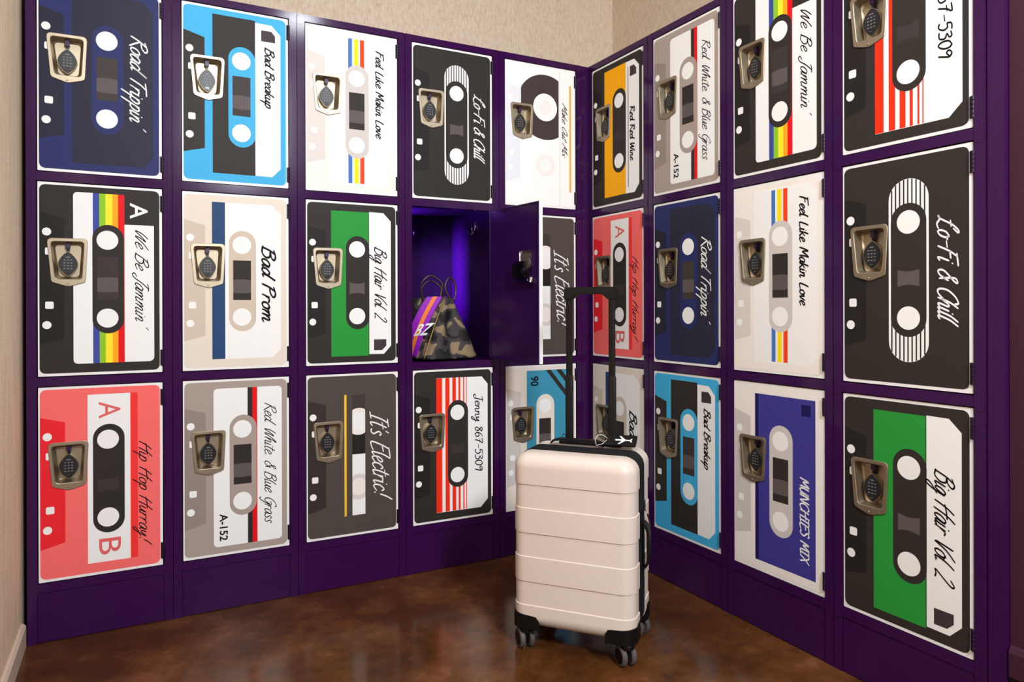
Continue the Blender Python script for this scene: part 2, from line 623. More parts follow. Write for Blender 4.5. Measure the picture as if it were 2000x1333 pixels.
GL = {
    'a': (46, [[(37, 40), (22, 46), (7, 28), (8, 5), (20, 0), (32, 16), (39, 43), (37, 10), (42, 1), (50, 8)]]),
    'b': (44, [[(11, 95), (7, 50), (6, 4), (20, 0), (36, 14), (36, 34), (22, 44), (7, 26)]]),
    'c': (38, [[(36, 36), (24, 46), (8, 30), (8, 10), (20, 0), (42, 12)]]),
    'd': (48, [[(34, 38), (20, 45), (6, 26), (8, 5), (20, 0), (33, 18), (46, 98), (38, 30), (40, 3), (52, 8)]]),
    'e': (38, [[(4, 18), (24, 26), (34, 38), (22, 46), (8, 30), (8, 10), (20, 0), (42, 12)]]),
    'g': (44, [[(36, 38), (20, 45), (6, 26), (10, 5), (24, 6), (37, 42), (33, -14), (20, -40), (6, -32), (16, -14), (48, 8)]]),
    'h': (46, [[(13, 97), (8, 50), (5, 0)], [(6, 16), (20, 42), (32, 40), (31, 10), (37, 0), (48, 8)]]),
    'i': (20, [[(8, 44), (6, 10), (11, 0), (22, 8)], [(12, 62), (13, 66)]]),
    'k': (42, [[(12, 97), (8, 45), (5, 0)], [(34, 46), (9, 20), (22, 16), (32, 2), (44, 2)]]),
    'l': (20, [[(14, 97), (8, 50), (6, 8), (11, 0), (22, 8)]]),
    'm': (68, [[(8, 44), (5, 0)], [(6, 16), (18, 43), (28, 38), (26, 0)], [(27, 16), (40, 43), (51, 38), (49, 10), (55, 0), (68, 8)]]),
    'n': (46, [[(8, 44), (5, 0)], [(6, 16), (19, 43), (31, 38), (29, 10), (35, 0), (48, 8)]]),
    'o': (42, [[(24, 46), (8, 32), (8, 10), (20, 0), (34, 10), (36, 32), (24, 46), (32, 38), (46, 38)]]),
    'p': (44, [[(12, 46), (6, 0), (0, -44)], [(8, 22), (21, 45), (36, 36), (34, 12), (20, 0), (7, 8)]]),
    'r': (34, [[(8, 44), (5, 0)], [(6, 18), (17, 42), (36, 40)]]),
    's': (34, [[(31, 38), (20, 46), (10, 37), (18, 25), (29, 13), (22, 1), (4, 4)]]),
    't': (30, [[(17, 84), (12, 30), (13, 4), (20, 0), (32, 8)], [(-2, 55), (34, 60)]]),
    'u': (46, [[(9, 44), (6, 14), (13, 0), (27, 10), (37, 44), (34, 10), (39, 0), (50, 8)]]),
    'v': (38, [[(6, 44), (15, 0), (36, 47)]]),
    'x': (42, [[(4, 44), (20, 20), (40, 0)], [(38, 46), (2, -2)]]),
    'y': (44, [[(8, 44), (9, 18), (20, 12), (37, 44), (28, -12), (15, -42), (3, -34), (16, -12), (48, 8)]]),
    'B': (60, [[(16, 96), (10, 50), (6, 0)], [(-2, 84), (26, 101), (48, 86), (40, 60), (15, 51), (42, 46), (52, 22), (34, 0), (0, 4)]]),
    'C': (58, [[(56, 80), (44, 99), (20, 80), (7, 38), (16, 5), (38, 0), (60, 22)]]),
    'E': (56, [[(16, 94), (10, 46), (4, 2), (26, -2), (50, 6)], [(8, 92), (36, 96), (64, 100)], [(10, 48), (28, 50), (46, 54)]]),
    'F': (54, [[(18, 94), (11, 46), (5, 0)], [(4, 90), (34, 95), (62, 99)], [(11, 49), (28, 51), (44, 54)]]),
    'G': (62, [[(58, 82), (44, 99), (18, 78), (7, 36), (18, 4), (38, 4), (54, 34)], [(30, 40), (58, 44), (50, 0), (34, -36), (18, -26)]]),
    'H': (68, [[(18, 98), (12, 50), (5, 0)], [(62, 104), (54, 50), (48, -4)], [(0, 42), (34, 49), (72, 54)]]),
    'I': (40, [[(4, 93), (26, 96), (46, 99)], [(26, 96), (20, 50), (14, 0)], [(-4, 0), (14, 1), (32, 4)]]),
    'J': (48, [[(16, 88), (36, 99), (58, 97)], [(42, 97), (36, 40), (28, -6), (12, -18), (-2, -4), (14, 8)]]),
    'L': (48, [[(17, 97), (11, 50), (6, 2), (28, 0), (50, 6)]]),
    'Q': (60, [[(34, 70), (44, 97), (30, 99), (18, 60), (8, 8), (-6, 2), (14, 6), (40, -4), (62, 2)], [(2, 52), (30, 56)]]),
    'M': (74, [[(4, 0), (12, 50), (18, 96), (24, 60), (34, 26), (48, 66), (62, 100), (62, 50), (64, 0)]]),
    'N': (64, [[(6, 0), (12, 96), (30, 50), (48, 0), (58, 100)]]),
    'O': (62, [[(38, 98), (14, 76), (6, 34), (18, 2), (42, 8), (56, 50), (48, 92), (32, 98), (20, 86)]]),
    'P': (54, [[(16, 94), (10, 46), (5, 0)], [(-2, 82), (28, 100), (50, 82), (40, 54), (12, 46)]]),
    'R': (60, [[(16, 94), (10, 46), (5, 0)], [(-4, 80), (28, 101), (50, 84), (40, 58), (12, 48), (30, 26), (64, -6)]]),
    'S': (50, [[(46, 84), (30, 99), (12, 80), (24, 56), (42, 32), (28, 2), (2, 8)]]),
    'T': (54, [[(32, 95), (26, 50), (20, 0)], [(-2, 88), (30, 95), (66, 99)]]),
    'U': (60, [[(12, 98), (6, 30), (18, 0), (38, 10), (52, 98), (50, 30), (52, 0)]]),
    'V': (50, [[(6, 92), (14, 50), (20, 0), (36, 50), (58, 104)]]),
    'W': (76, [[(12, 96), (8, 40), (14, 0), (30, 40), (42, 74), (42, 30), (48, 0), (66, 50), (80, 100)]]),
    'X': (56, [[(8, 96), (28, 50), (50, 0)], [(54, 98), (28, 48), (2, 0)]]),
    '0': (50, [[(28, 98), (8, 66), (10, 18), (26, 0), (42, 28), (42, 72), (28, 98)]]),
    '2': (46, [[(6, 76), (22, 98), (38, 82), (28, 40), (4, 2), (24, 4), (46, 0)]]),
    '3': (44, [[(6, 88), (28, 96), (34, 74), (16, 54), (38, 38), (32, 6), (4, 4)]]),
    '5': (46, [[(42, 98), (14, 94), (10, 56), (30, 58), (40, 30), (26, 2), (4, 6)]]),
    '6': (46, [[(36, 98), (14, 62), (6, 22), (20, 0), (38, 16), (30, 44), (8, 30)]]),
    '7': (46, [[(4, 92), (44, 98), (30, 50), (18, 0)], [(12, 48), (40, 54)]]),
    '8': (44, [[(34, 82), (20, 98), (8, 78), (34, 30), (22, 0), (6, 20), (36, 76), (34, 84)]]),
    '9': (46, [[(38, 82), (20, 96), (6, 72), (18, 50), (38, 78), (36, 40), (28, 0)]]),
    '&': (52, [[(52, 6), (20, 74), (32, 94), (38, 78), (6, 26), (14, 2), (34, 8), (48, 42)]]),
    '!': (32, [[(28, 98), (23, 60), (20, 28)], [(16, 2), (17, 7)]]),
    "'": (14, [[(12, 98), (8, 78)]]),
    '.': (16, [[(3, 1), (10, 5)]]),
    ',': (14, [[(8, 6), (3, -10)]]),
    '-': (46, [[(12, 34), (42, 38)]]),
    ' ': (42, []),
}


def spline(pts, n=6):
    out = []
    P = [pts[0]] + list(pts) + [pts[-1]]
    for i in range(1, len(P) - 2):
        p0, p1, p2, p3 = (Vector(q) for q in P[i - 1:i + 3])
        for k in range(n):
            t = k / n
            out.append(0.5 * ((2 * p1) + (p2 - p0) * t + (2 * p0 - 5 * p1 + 4 * p2 - p3) * t * t + (3 * p1 - p0 - 3 * p2 + p3) * t ** 3))
    out.append(Vector(pts[-1]))
    return out


def write(mb, text, v0, v1, ub, cap, pen, m_, slant=0.2, y=-0.0007, drift=0.0, tight=0.92, xh=1.22):
    """pen writing that runs down the door from v0 to v1; letters stand on u = ub and rise to the right"""
    strokes = []
    x = 0
    for ch in text:
        adv, ss = GL[ch]
        for s in ss:
            strokes.append([(x + p[0] + slant * p[1], p[1] * (xh if p[1] < 0 else 1) if p[1] < 0 else (p[1] * xh if p[1] < 48 else 48 * xh + (p[1] - 48) * (100 - 48 * xh) / 52)) for p in s])
        x += adv * tight + (3 if ch != ' ' else 0)
    xs = [p[0] for s in strokes for p in s]
    lo, hi = min(xs), max(xs)
    sx = (v1 - v0) / (hi - lo)
    sy = cap / 100.0
    for s in strokes:
        pts = spline(s, 5) if len(s) > 2 else [Vector(q) for q in s]
        P = []
        for p in pts:
            t = (p.x - lo) * sx
            P.append(Vector((ub + p.y * sy + drift * t / (v1 - v0), v0 + t)))
        n = len(P)
        L, Rr = [], []
        for i in range(n):
            d = P[min(i + 1, n - 1)] - P[max(i - 1, 0)]
            if d.length < 1e-6:
                d = Vector((1, 0))
            d.normalize()
            nn = Vector((-d.y, d.x))
            wd = pen * (0.62 + 0.5 * abs(d.x * 0.8 - d.y * 0.35)) * (0.75 if i in (0, n - 1) else 1) * 0.5
            L.append(P[i] + nn * wd)
            Rr.append(P[i] - nn * wd)
        d0 = (P[0] - P[min(1, n - 1)]).normalized() * pen * 0.35
        d1 = (P[-1] - P[max(n - 2, 0)]).normalized() * pen * 0.35
        poly = [P[0] + d0] + L + [P[-1] + d1] + Rr[::-1]
        vs = [P3(q.x, q.y, y) for q in poly]
        N = len(poly)
        fs = [(0, 1, N - 1), (n, n + 1, n + 2)]
        for i in range(1, n):
            fs.append((i, i + 1, N - 1 - i, N - i))
        ok = []
        for f in fs:
            a = sum(vs[f[i]][0] * vs[f[(i + 1) % len(f)]][2] - vs[f[(i + 1) % len(f)]][0] * vs[f[i]][2] for i in range(len(f)))
            ok.append(f if a > 0 else f[::-1])
        mb.add(vs, ok, m_)


def block(mb, text, v0, v1, u0, u1, m_, y=-0.0007, heavy=0.0, place=None):
    """plain printed capitals, running down the door, letter tops to the right"""
    c = bpy.data.curves.new('lettering', 'FONT')
    c.body = text
    c.offset = heavy
    c.resolution_u = 4
    o = bpy.data.objects.new('lettering', c)
    COL.objects.link(o)
    me = bpy.data.meshes.new_from_object(o.evaluated_get(bpy.context.evaluated_depsgraph_get()))
    bpy.data.objects.remove(o)
    bpy.data.curves.remove(c)
    xs = [q.co.x for q in me.vertices]
    ys = [q.co.y for q in me.vertices]
    ax, ay = (v1 - v0) / (max(xs) - min(xs)), (u1 - u0) / (max(ys) - min(ys))
    vs = []
    for q in me.vertices:
        a, b = (q.co.x - min(xs)) * ax, (q.co.y - min(ys)) * ay
        vs.append(place(a / (v1 - v0), b / (u1 - u0)) if place else P3(u0 + b, v0 + a, y))
    mb.add(vs, [tuple(p.vertices) for p in me.polygons], m_)
    bpy.data.meshes.remove(me)


BK, WT = INK['penblack'], INK['white']
DESIGN = {
    'road': (art_road, lambda nb: write(nb('title_print'), "Road Trippin'", 136, 424, 240, 45, 4.8, WT, 0.5, drift=-4), 'navy blue cassette door lettered Road Trippin in white script'),
    'breakup': (art_breakup, lambda nb: write(nb('title_print'), 'Bad Breakup', 106, 304, 250, 29, 5.0, BK, 0.3), 'sky blue cassette door with a black band, lettered Bad Breakup'),
    'feel': (art_feel, lambda nb: write(nb('title_print'), 'Feel Like Makin Love', 57, 364, 245, 29, 4.8, BK, 0.2), 'white cassette door with blue, yellow and red stripes, lettered Feel Like Makin Love'),
    'lofi': (art_lofi, lambda nb: write(nb('title_print'), 'Qo-Fi & Chill', 155, 414, 247, 46, 4.8, WT, 0.5), 'black cassette door with a white pinstriped oval, lettered Lo-Fi & Chill'),
    'make': (art_make, lambda nb: write(nb('title_print'), 'Make Out Mix', 137, 359, 260, 25, 3.5, BK, 0.6), 'white cassette door with a black tape roll and orange line, lettered Make Out Mix'),
    'yellow': (art_yellow, lambda nb: write(nb('title_print'), 'Red Red Wine', 206, 410, 246, 28, 5.0, BK, 0.1), 'black cassette door with a mango yellow band, lettered Red Red Wine'),
    'red152': (art_red152, lambda nb: (write(nb('title_print'), 'Red. White. & Blue Grass', 83, 480, 245, 37, 3.1, BK, 0.5), block(nb('serial_print'), 'A-152', 431, 517, 106, 131, BK, heavy=0.02)), 'grey cassette door with a red and black stripe, lettered Red White & Blue Grass'),
    'jam': (art_jam, lambda nb: (write(nb('title_print'), "We Be Jammin'", 131, 434, 250, 36, 3.5, BK, 0.55), block(nb('side_print'), 'A', 47, 95, 236, 284, WT, heavy=0.012)), 'black cassette door with rainbow stripes, lettered We Be Jammin'),
    'jenny': (art_jenny, lambda nb: write(nb('title_print'), 'Jenny 867-5309', 99, 390, 249, 31, 4.4, BK, 0.05), 'black cassette door with red graded stripes, lettered Jenny 867-5309'),
    'prom': (art_prom, lambda nb: write(nb('title_print'), 'Bad Prom', 163, 412, 239, 42, 7.2, BK, 0.3), 'tan and white cassette door with a dark blue stripe, lettered Bad Prom'),
    'green': (art_green, lambda nb: write(nb('title_print'), 'Big Hair Vol. 2', 152, 418, 239, 44, 4.3, BK, 0.5), 'black cassette door with a green band, lettered Big Hair Vol. 2'),
    'hip': (art_hip, lambda nb: (write(nb('title_print'), 'Hip Hop Hurray!', 176, 497, 259, 34, 3.5, BK, 0.5), block(nb('side_print'), 'A', 50, 99, 152, 209, INK['lettersalmon']), block(nb('side_print'), 'B', 459, 507, 152, 209, INK['lettersalmon'])), 'salmon red cassette door with white A and B panel, lettered Hip Hop Hurray'),
    'electric': (art_electric, lambda nb: write(nb('title_print'), "It's Electric!", 137, 456, 220, 66, 5.4, WT, 0.45, drift=16), "brown-black cassette door with a thin yellow line, lettered It's Electric"),
    'ninety': (art_ninety, lambda nb: (block(nb('number_print'), '90', 44, 82, 110, 147, BK, heavy=0.02), write(nb('title_print'), 'cu', 284, 330, 258, 34, 3.0, BK, 0.3)), 'teal cassette door with black diagonal bands, numbered 90'),
    'munch': (art_munch, lambda nb: write(nb('title_print'), 'MUNCHIES MIX', 253, 492, 245, 29, 4.4, WT, 0.12), 'indigo cassette door with white margins, lettered Munchies Mix'),
    'plain': (art_plain, None, 'door standing open, purple painted on its inner face'),
}

# ------------------------------------------------------------------ door and its fittings (door frame: origin at the top right corner of the front)


def prism_pt(p, y):
    return P3(p[0], p[1], y)


def door_mesh(th, inside):
    mb = MB()
    out = rounded(rect(0, 0, DW, DH), 1.5, 2)
    flat_art(mb, [(out, WHITE)], 0.0)
    flat_art(mb, [(out, inside)], th, flip=True)
    mb.loft([[P3(*p, 0.0) for p in out], [P3(*p, th) for p in out]], WHITE)
    mb.loft([[P3(*p, 0.0) for p in clean(HOLE)], [P3(*p, th) for p in clean(HOLE)]], WHITE)
    me = mb.mesh('door', fix=False)
    return me


DOOR = door_mesh(0.015, PURPLE_IN)


def resample(poly, n):
    pts = [Vector(p) for p in poly]
    L = [0]
    for i in range(len(pts)):
        L.append(L[-1] + (pts[(i + 1) % len(pts)] - pts[i]).length)
    out = []
    for k in range(n):
        d = L[-1] * k / n
        i = max(j for j in range(len(pts)) if L[j] <= d + 1e-9)
        t = (d - L[i]) / max(1e-9, L[i + 1] - L[i])
        out.append(tuple(pts[i].lerp(pts[(i + 1) % len(pts)], t)))
    return out


def scaled(poly, k, c=(74, 228)):
    return [(c[0] + (p[0] - c[0]) * k, c[1] + (p[1] - c[1]) * k) for p in poly]


def cup_mesh(depth):
    def quadr(d, r):
        return rounded([(22 + d, 162 + d), (126 - d, 161 + d), (119.5 - d, 291 - d), (33 + d, 291 - d)], r, 5)
    outer = rounded([(22, 162), (126, 161), (119.5, 290), (84, 301), (76, 303), (68, 301), (33, 290)], [11, 11, 8, 9, 0, 9, 8], 5)
    n = 72
    # start every ring at the upper left so the lofts run straight
    def ring(poly):
        c = Vector((74, 226))
        pts = resample(poly, 400)
        out = []
        for k in range(n):
            a = 2 * math.pi * k / n
            d = Vector((math.cos(a), math.sin(a)))
            best = max(pts, key=lambda p: (Vector(p) - c).normalized().dot(d))
            out.append(best)
        return out
    ro, r1, r2, r3, r4 = ring(outer), ring(scaled(outer, 0.985)), ring(quadr(8.5, 9)), ring(quadr(10, 9)), ring(quadr(14, 10))
    mb = MB()
    rings = [[P3(*p, -0.0006) for p in ro], [P3(*p, -0.0026) for p in ro], [P3(*p, -0.0034) for p in r1], [P3(*p, -0.0034) for p in r2],
             [P3(*p, -0.0022) for p in r3], [P3(*p, depth - 0.004) for p in r4], [P3(*p, depth) for p in ring(quadr(18, 10))]]
    mb.loft(rings, STEEL, True, False, True)
    # back skin so that the cup has thickness
    rings = [[P3(*p, -0.0004) for p in ring(scaled(quadr(8.5, 9), 1.005))], [P3(*p, depth - 0.003) for p in ring(quadr(12.6, 9))], [P3(*p, depth + 0.0012) for p in ring(quadr(13.5, 9))]]
    mb.loft(rings, STEEL, True, False, True)
    # rivet near the lower tip
    mb.cyl(P3(74, 295, -0.0034), P3(74, 295, -0.0052), 0.0032, STEEL, 12, 0.0008)
    return mb.mesh('lock_cup', smooth=28, fix=False)


CUP, CUP_FLAT = cup_mesh(0.026), cup_mesh(0.0125)


def lemon(cu, cv, a, b, n=14):
    """pointed oval with softly rounded tips"""
    out = []
    for s in (1, -1):
        for k in range(n):
            t = -1 + 2 * k / n
            x = a * (1 - abs(t) ** 1.75) + 4.5 * (1 - abs(t) ** 6)
            out.append((cu + s * x * 0.9, cv + s * t * b))
    return out


def keypad_mesh(y0, y1):
    mb = MB()
    k1, k2 = lemon(74, 236, 24, 38), lemon(74, 236, 22.6, 36)
    mb.loft([[P3(*p, y0) for p in k1], [P3(*p, y1 + 0.002) for p in k1], [P3(*p, y1) for p in lemon(74, 236, 23.4, 37)], [P3(*p, y1) for p in k2]], STEEL)
    mb.loft([[P3(*p, y1) for p in k2], [P3(*p, y1 - 0.0016) for p in lemon(74, 236, 21.4, 34.5)]], DARKKEY, True, False, True)
    ym = y1 - 0.0019
    for i in range(5):
        for j in (-1, 0, 1):
            if i == 0 and j:
                continue
            cu, cv = 74 + j * 8.6, 216 + i * 8.4
            wd = 5.6 if i == 0 else 2.4
            mb.box(P3(cu - wd, cv + 1.2, ym), P3(cu + wd, cv - 1.2, ym + 0.0004), KEYMARK)
    mb.box(P3(68, 264, ym - 0.0003), P3(80, 257.5, ym + 0.0006), BLACKGLOSS)
    for j in (-1, 0, 1):
        mb.box(P3(74 + j * 3.4 - 0.8, 261.6, ym - 0.0006), P3(74 + j * 3.4 + 0.8, 260, ym), KEYMARK)
    return mb.mesh('keypad', smooth=35, fix=True)


KEYPAD, KEYPAD_FLAT = keypad_mesh(0.0255, 0.0115), keypad_mesh(0.012, 0.004)


def strap_mesh(y0, y1):
    mb = MB()
    mb.box(P3(68, 190, y1), P3(80, 172, y0), STRAPP)
    mb.box(P3(71, 201, y1 + 0.002), P3(78, 189, y0), BLACKPL)
    return mb.mesh('latch_tab', bevel=0.0008)


STRAP, STRAP_FLAT = strap_mesh(0.025, 0.012), strap_mesh(0.012, 0.004)


def hinge_mesh():
    mb = MB()
    for k in range(5):
        z0 = -0.0245 + k * 0.01
        mb.cyl((0.0015, -0.0022, z0), (0.0015, -0.0022, z0 + 0.0092), 0.0042, HINGE, 12, 0.0005)
    mb.box((-0.006, -0.0016, -0.0245), (0.0015, -0.0004, 0.0247), HINGE)
    return mb.mesh('hinge', smooth=40)


HINGE_ME = hinge_mesh()
ART = {}


def print_mesh(key):
    if key not in ART:
        a, t, _ = DESIGN[key]
        mb = MB()
        flat_art(mb, a(), -0.0003)
        me = mb.mesh('cassette_print', fix=False)
        built = []

        def nb(name):
            built.append((name, MB()))
            return built[-1][1]
        if t:
            t(nb)
        ART[key] = (me, [(n_, b_.mesh(n_, fix=False)) for n_, b_ in built])
    return ART[key]


def make_door(parent, loc, key, rz=0.0):
    flat = key == 'plain'
    d = link('door', DOOR, parent)
    d.location = loc
    d.rotation_euler = (0, 0, rz)
    d['label'] = DESIGN[key][2]
    art, txt = print_mesh(key)
    link('cassette_print', art, d)
    for n_, m_ in txt:
        link(n_, m_, d)
    link('lock_cup', CUP_FLAT if flat else CUP, d)
    link('keypad', KEYPAD_FLAT if flat else KEYPAD, d)
    link('latch_tab', STRAP_FLAT if flat else STRAP, d)
    for z in (-0.045, -0.519):
        link('hinge', HINGE_ME, d).location = (0, 0, z)
    return d

# ------------------------------------------------------------------ locker columns


PITCH, FW = 0.381, 0.02875
DZ, H_, DTOP = 0.59594, 0.56379, 1.930
TOP = 1.9565
DEEP = 0.45


def frame_mesh():
    mb = MB()
    g = 0.0028
    xl, xr = FW - g, PITCH - FW + g
    F0 = -0.0028
    for a, b in ((0.0007, xl), (xr, PITCH - 0.0007)):
        mb.box((a, F0, 0.0), (b, 0.03, TOP), PURPLE)
    rails = [(DTOP + g, TOP)] + [(DTOP - k * DZ + g, DTOP - (k - 1) * DZ - H_ - g) for k in (1, 2)] + [(DTOP - 2 * DZ - H_ - g - 0.026, DTOP - 2 * DZ - H_ - g)]
    for z0, z1 in rails:
        mb.box((xl - 0.001, F0 - 0.0003, z0), (xr + 0.001, 0.03, z1), PURPLE)
    # lapped joint plates at the ends of the rails
    for z0, z1 in ((TOP - 0.036, TOP), (rails[1][0] - 0.008, rails[1][1] + 0.008), (rails[2][0] - 0.008, rails[2][1] + 0.008), (rails[3][0] - 0.006, rails[3][1] + 0.008)):
        for a, b in ((0.003, xl - 0.0006), (xr + 0.0006, PITCH - 0.003)):
            mb.box((a, F0 - 0.0009, z0), (b, 0.0, z1), PURPLE)
    return mb.mesh('frame', bevel=0.0008, fix=False)


def kick_mesh():
    mb = MB()
    mb.box((FW - 0.002, -0.0012, 0.002), (PITCH - FW + 0.002, 0.02, 0.1445), PURPLE)
    return mb.mesh('kick_plate', bevel=0.001, fix=False)


def carcass_mesh(openk=None):
    mb = MB()
    t = 0.0012
    for a, b in ((0.0009, 0.0009 + t), (PITCH - 0.0009 - t, PITCH - 0.0009)):
        mb.box((a, 0.03, 0.0), (b, DEEP, TOP - 0.001), PURPLE_IN)
    mb.box((0.002, DEEP - t, 0), (PITCH - 0.002, DEEP, TOP - 0.001), PURPLE_IN)
    mb.box((0.001, 0.028, TOP - 0.003), (PITCH - 0.001, DEEP, TOP - 0.001), PURPLE_IN)
    for k in range(3):
        z = DTOP - k * DZ - H_ - 0.004
        mb.box((0.002, 0.028, z - t), (PITCH - 0.002, DEEP - t, z), PURPLE_IN)
    return mb.mesh('carcass', fix=False)


FRAME, KICK, CARC = frame_mesh(), kick_mesh(), carcass_mesh()


def column(i, doors, label):
    if i < 5:
        loc, rz, grp = (-0.06618 - (4 - i) * PITCH - 0.32355 - FW, 0, 0), 0.0, 'locker cabinets of the left bank'
    else:
        loc, rz, grp = (0, -(0.02776 + (i - 5) * PITCH - FW), 0), R(-90), 'locker cabinets of the right bank'
    t = thing('locker_cabinet', label, 'locker', loc, rz, grp)
    link('frame', FRAME, t)
    link('carcass', CARC, t)
    link('kick_plate', KICK, t)
    for k, key in enumerate(doors):
        make_door(t, (PITCH - FW, 0, DTOP - k * DZ), key, R(95.7) if key == 'plain' else 0.0)
    return t


COLS = [
    (('road', 'jam', 'hip'), 'purple locker cabinet against the beige left wall, navy door on top'),
    (('breakup', 'prom', 'red152'), 'purple locker cabinet with sky blue door on top and tan door in the middle'),
    (('feel', 'green', 'electric'), 'purple locker cabinet left of the open locker, green banded door in the middle'),
    (('lofi', 'plain', 'jenny'), 'purple locker cabinet with the open middle door and a camouflage bag inside'),
    (('make', 'electric', 'ninety'), 'purple locker cabinet in the corner with the teal door numbered 90 at the bottom'),
    (('yellow', 'hip', 'prom'), 'purple locker cabinet right of the corner with the yellow Red Red Wine door on top'),
    (('red152', 'road', 'breakup'), 'purple locker cabinet with navy door in the middle and bright blue door below'),
    (('jam', 'feel', 'munch'), 'purple locker cabinet with rainbow door on top and indigo Munchies Mix door at the bottom'),
    (('jenny', 'lofi', 'green'), 'purple locker cabinet at the right end beside the plum wall, pinstriped door in the middle'),
]
columns = [column(i, d, l) for i, (d, l) in enumerate(COLS)]

# filler posts: the inner corner and the right end
mb = MB()
mb.box((-0.0369, -0.0022, 0), (-0.0034, 0.03, TOP), PURPLE)
thing('corner_filler', 'narrow purple filler post in the inside corner between the two locker banks', 'filler panel', o=mb.build('corner_filler', bevel=0.0008, fix=False))
mb = MB()
mb.box((-0.001, -1.5605, 0), (0.44, -1.5245, TOP), PURPLE)
thing('end_panel', 'tall dark purple end panel between the right locker bank and the plum wall', 'filler panel', o=mb.build('end_panel', bevel=0.001, fix=False))

# ------------------------------------------------------------------ inside of the open locker
oc = columns[3]
ZF = DTOP - DZ - H_ - 0.004      # floor of the open compartment
ZT = DTOP - H_ - 0.004           # its ceiling


def hook_mesh(n):
    mb = MB()
    mb.cyl((0, 0, 0.012), (0, -0.003, 0.012), 0.006, CHROME, 12)
    mb.tube([(0, -0.002, 0.030), (0, -0.004, 0.012), (0, -0.006, -0.006), (0, -0.010, -0.018)], 0.0028, CHROME, 8)
    arms = [(0, -1)] if n == 1 else [(-0.8, -0.6), (0.8, -0.6)]
    for dx, dy in arms:
        mb.tube([(0, -0.006, -0.004), (dx * 0.006, -0.010 + dy * 0.004, -0.018), (dx * 0.016, -0.012 + dy * 0.016, -0.022), (dx * 0.024, -0.012 + dy * 0.024, -0.010), (dx * 0.027, -0.012 + dy * 0.027, 0.004)], 0.0026, CHROME, 8)
    return mb.mesh('coat_hook', smooth=50)


HK1, HK2 = hook_mesh(1), hook_mesh(2)
o = link('coat_hook', HK1, oc); o.location = (PITCH * 0.49, DEEP - 0.002, ZT - 0.075)
o = link('coat_hook', HK2, oc); o.location = (PITCH - 0.003, 0.20, ZT - 0.075); o.rotation_euler = (0, 0, R(-90))
o = link('coat_hook', HK2, oc); o.location = (0.003, 0.20, ZT - 0.075); o.rotation_euler = (0, 0, R(90))

# latch gear on the inner face of the open door
od = [c for c in oc.children if c.get('label', '').startswith('door standing open')][0]
mb = MB()
mb.box(P3(45, 300, 0.0152), P3(118, 202, 0.0165), PURPLE_IN)
mb.box(P3(58, 262, 0.0165), P3(112, 205, 0.040), BLACKGLOSS)
mb.box(P3(112, 258, 0.0165), P3(140, 214, 0.034), BLACKPL)
mb.cyl(P3(64, 214, 0.017), P3(64, 214, 0.026), 0.022, STEEL, 24, 0.001)
mb.cyl(P3(58, 238, 0.030), P3(58, 238, 0.046), 0.010, BLACKPL, 16, 0.001)
mb.box(P3(52, 274, 0.0165), P3(104, 266, 0.030), CHROME)
mb.cyl(P3(40, 262, 0.0165), P3(40, 282, 0.024), 0.007, CHROME, 14, 0.001)
mb.box(P3(18, 288, 0.0165), P3(60, 285, 0.024), CHROME)
mb.build('latch', od, bevel=0.0007)
mb = MB()
mb.box(P3(33, 262, 0.0152), P3(37, 165, 0.020), PURPLE_IN)
mb.box(P3(20, 262, 0.0152), P3(24, 165, 0.018), PURPLE_IN)
mb.build('latch_rod', od)
mb = MB()
mb.box(P3(1.5, DH - 1.5, 0.0152), P3(6, 1.5, 0.0185), PURPLE_IN)
mb.box(P3(DW - 12, DH - 1.5, 0.0152), P3(DW - 8, 1.5, 0.0185), PURPLE_IN)
mb.box(P3(6, 5, 0.0152), P3(DW - 12, 1.5, 0.0185), PURPLE_IN)
mb.box(P3(6, DH - 1.5, 0.0152), P3(DW - 12, DH - 5, 0.0185), PURPLE_IN)
mb.build('return_flange', od, bevel=0.0008)

# added strip lamp, unseen in the back left corner, for the violet glow
LAMPC = bpy.data.materials.new('added_violet_lens')
LAMPC.use_nodes = True
lb = LAMPC.node_tree.nodes['Principled BSDF']
lb.inputs['Base Color'].default_value = (0.3, 0.1, 0.9, 1)
lb.inputs['Emission Color'].default_value = (0.30, 0.05, 1.0, 1)
lb.inputs['Emission Strength'].default_value = 0.8
mb = MB()
mb.box((0.0025, DEEP - 0.083, ZF + 0.16), (0.009, DEEP - 0.057, ZF + 0.50), BLACKPL)
mb.box((0.009, DEEP - 0.079, ZF + 0.165), (0.0105, DEEP - 0.061, ZF + 0.495), LAMPC)
mb.build('added_strip_lamp', oc)
vl = area('violet_locker_glow', (0, 0, 0), (1, 0, 0), 0.32, 1.3, (0.36, 0.04, 1.0), 'RECTANGLE', 40, 0.014)
vl.parent = oc
vl.location = (0.013, DEEP - 0.070, ZF + 0.33)
vl.rotation_euler = (Matrix.Rotation(R(0), 3, 'Z') @ Matrix.Rotation(R(-90), 3, 'Y')).to_euler()
vu = area('violet_locker_glow', (0, 0, 0), (0, 0, 1), 0.012, 1.6, (0.36, 0.14, 1.0), 'RECTANGLE', 84, 0.02)
vu.parent = oc
vu.location = (0.013, DEEP - 0.070, ZF + 0.455)
vu.rotation_euler = Vector((0.50, -0.45, 0.75)).to_track_quat('-Z', 'Y').to_euler()

# ------------------------------------------------------------------ camouflage tote bag
BAGZ = ZF + 0.001
bag = thing('tote_bag', 'camouflage tote bag with a purple and orange stripe inside the open locker', 'bag', (-0.60, 0.12, BAGZ))
BO = Vector((-0.60, 0.12, BAGZ))


def lp(x, y, z):
    return Vector((x, y, z)) - BO


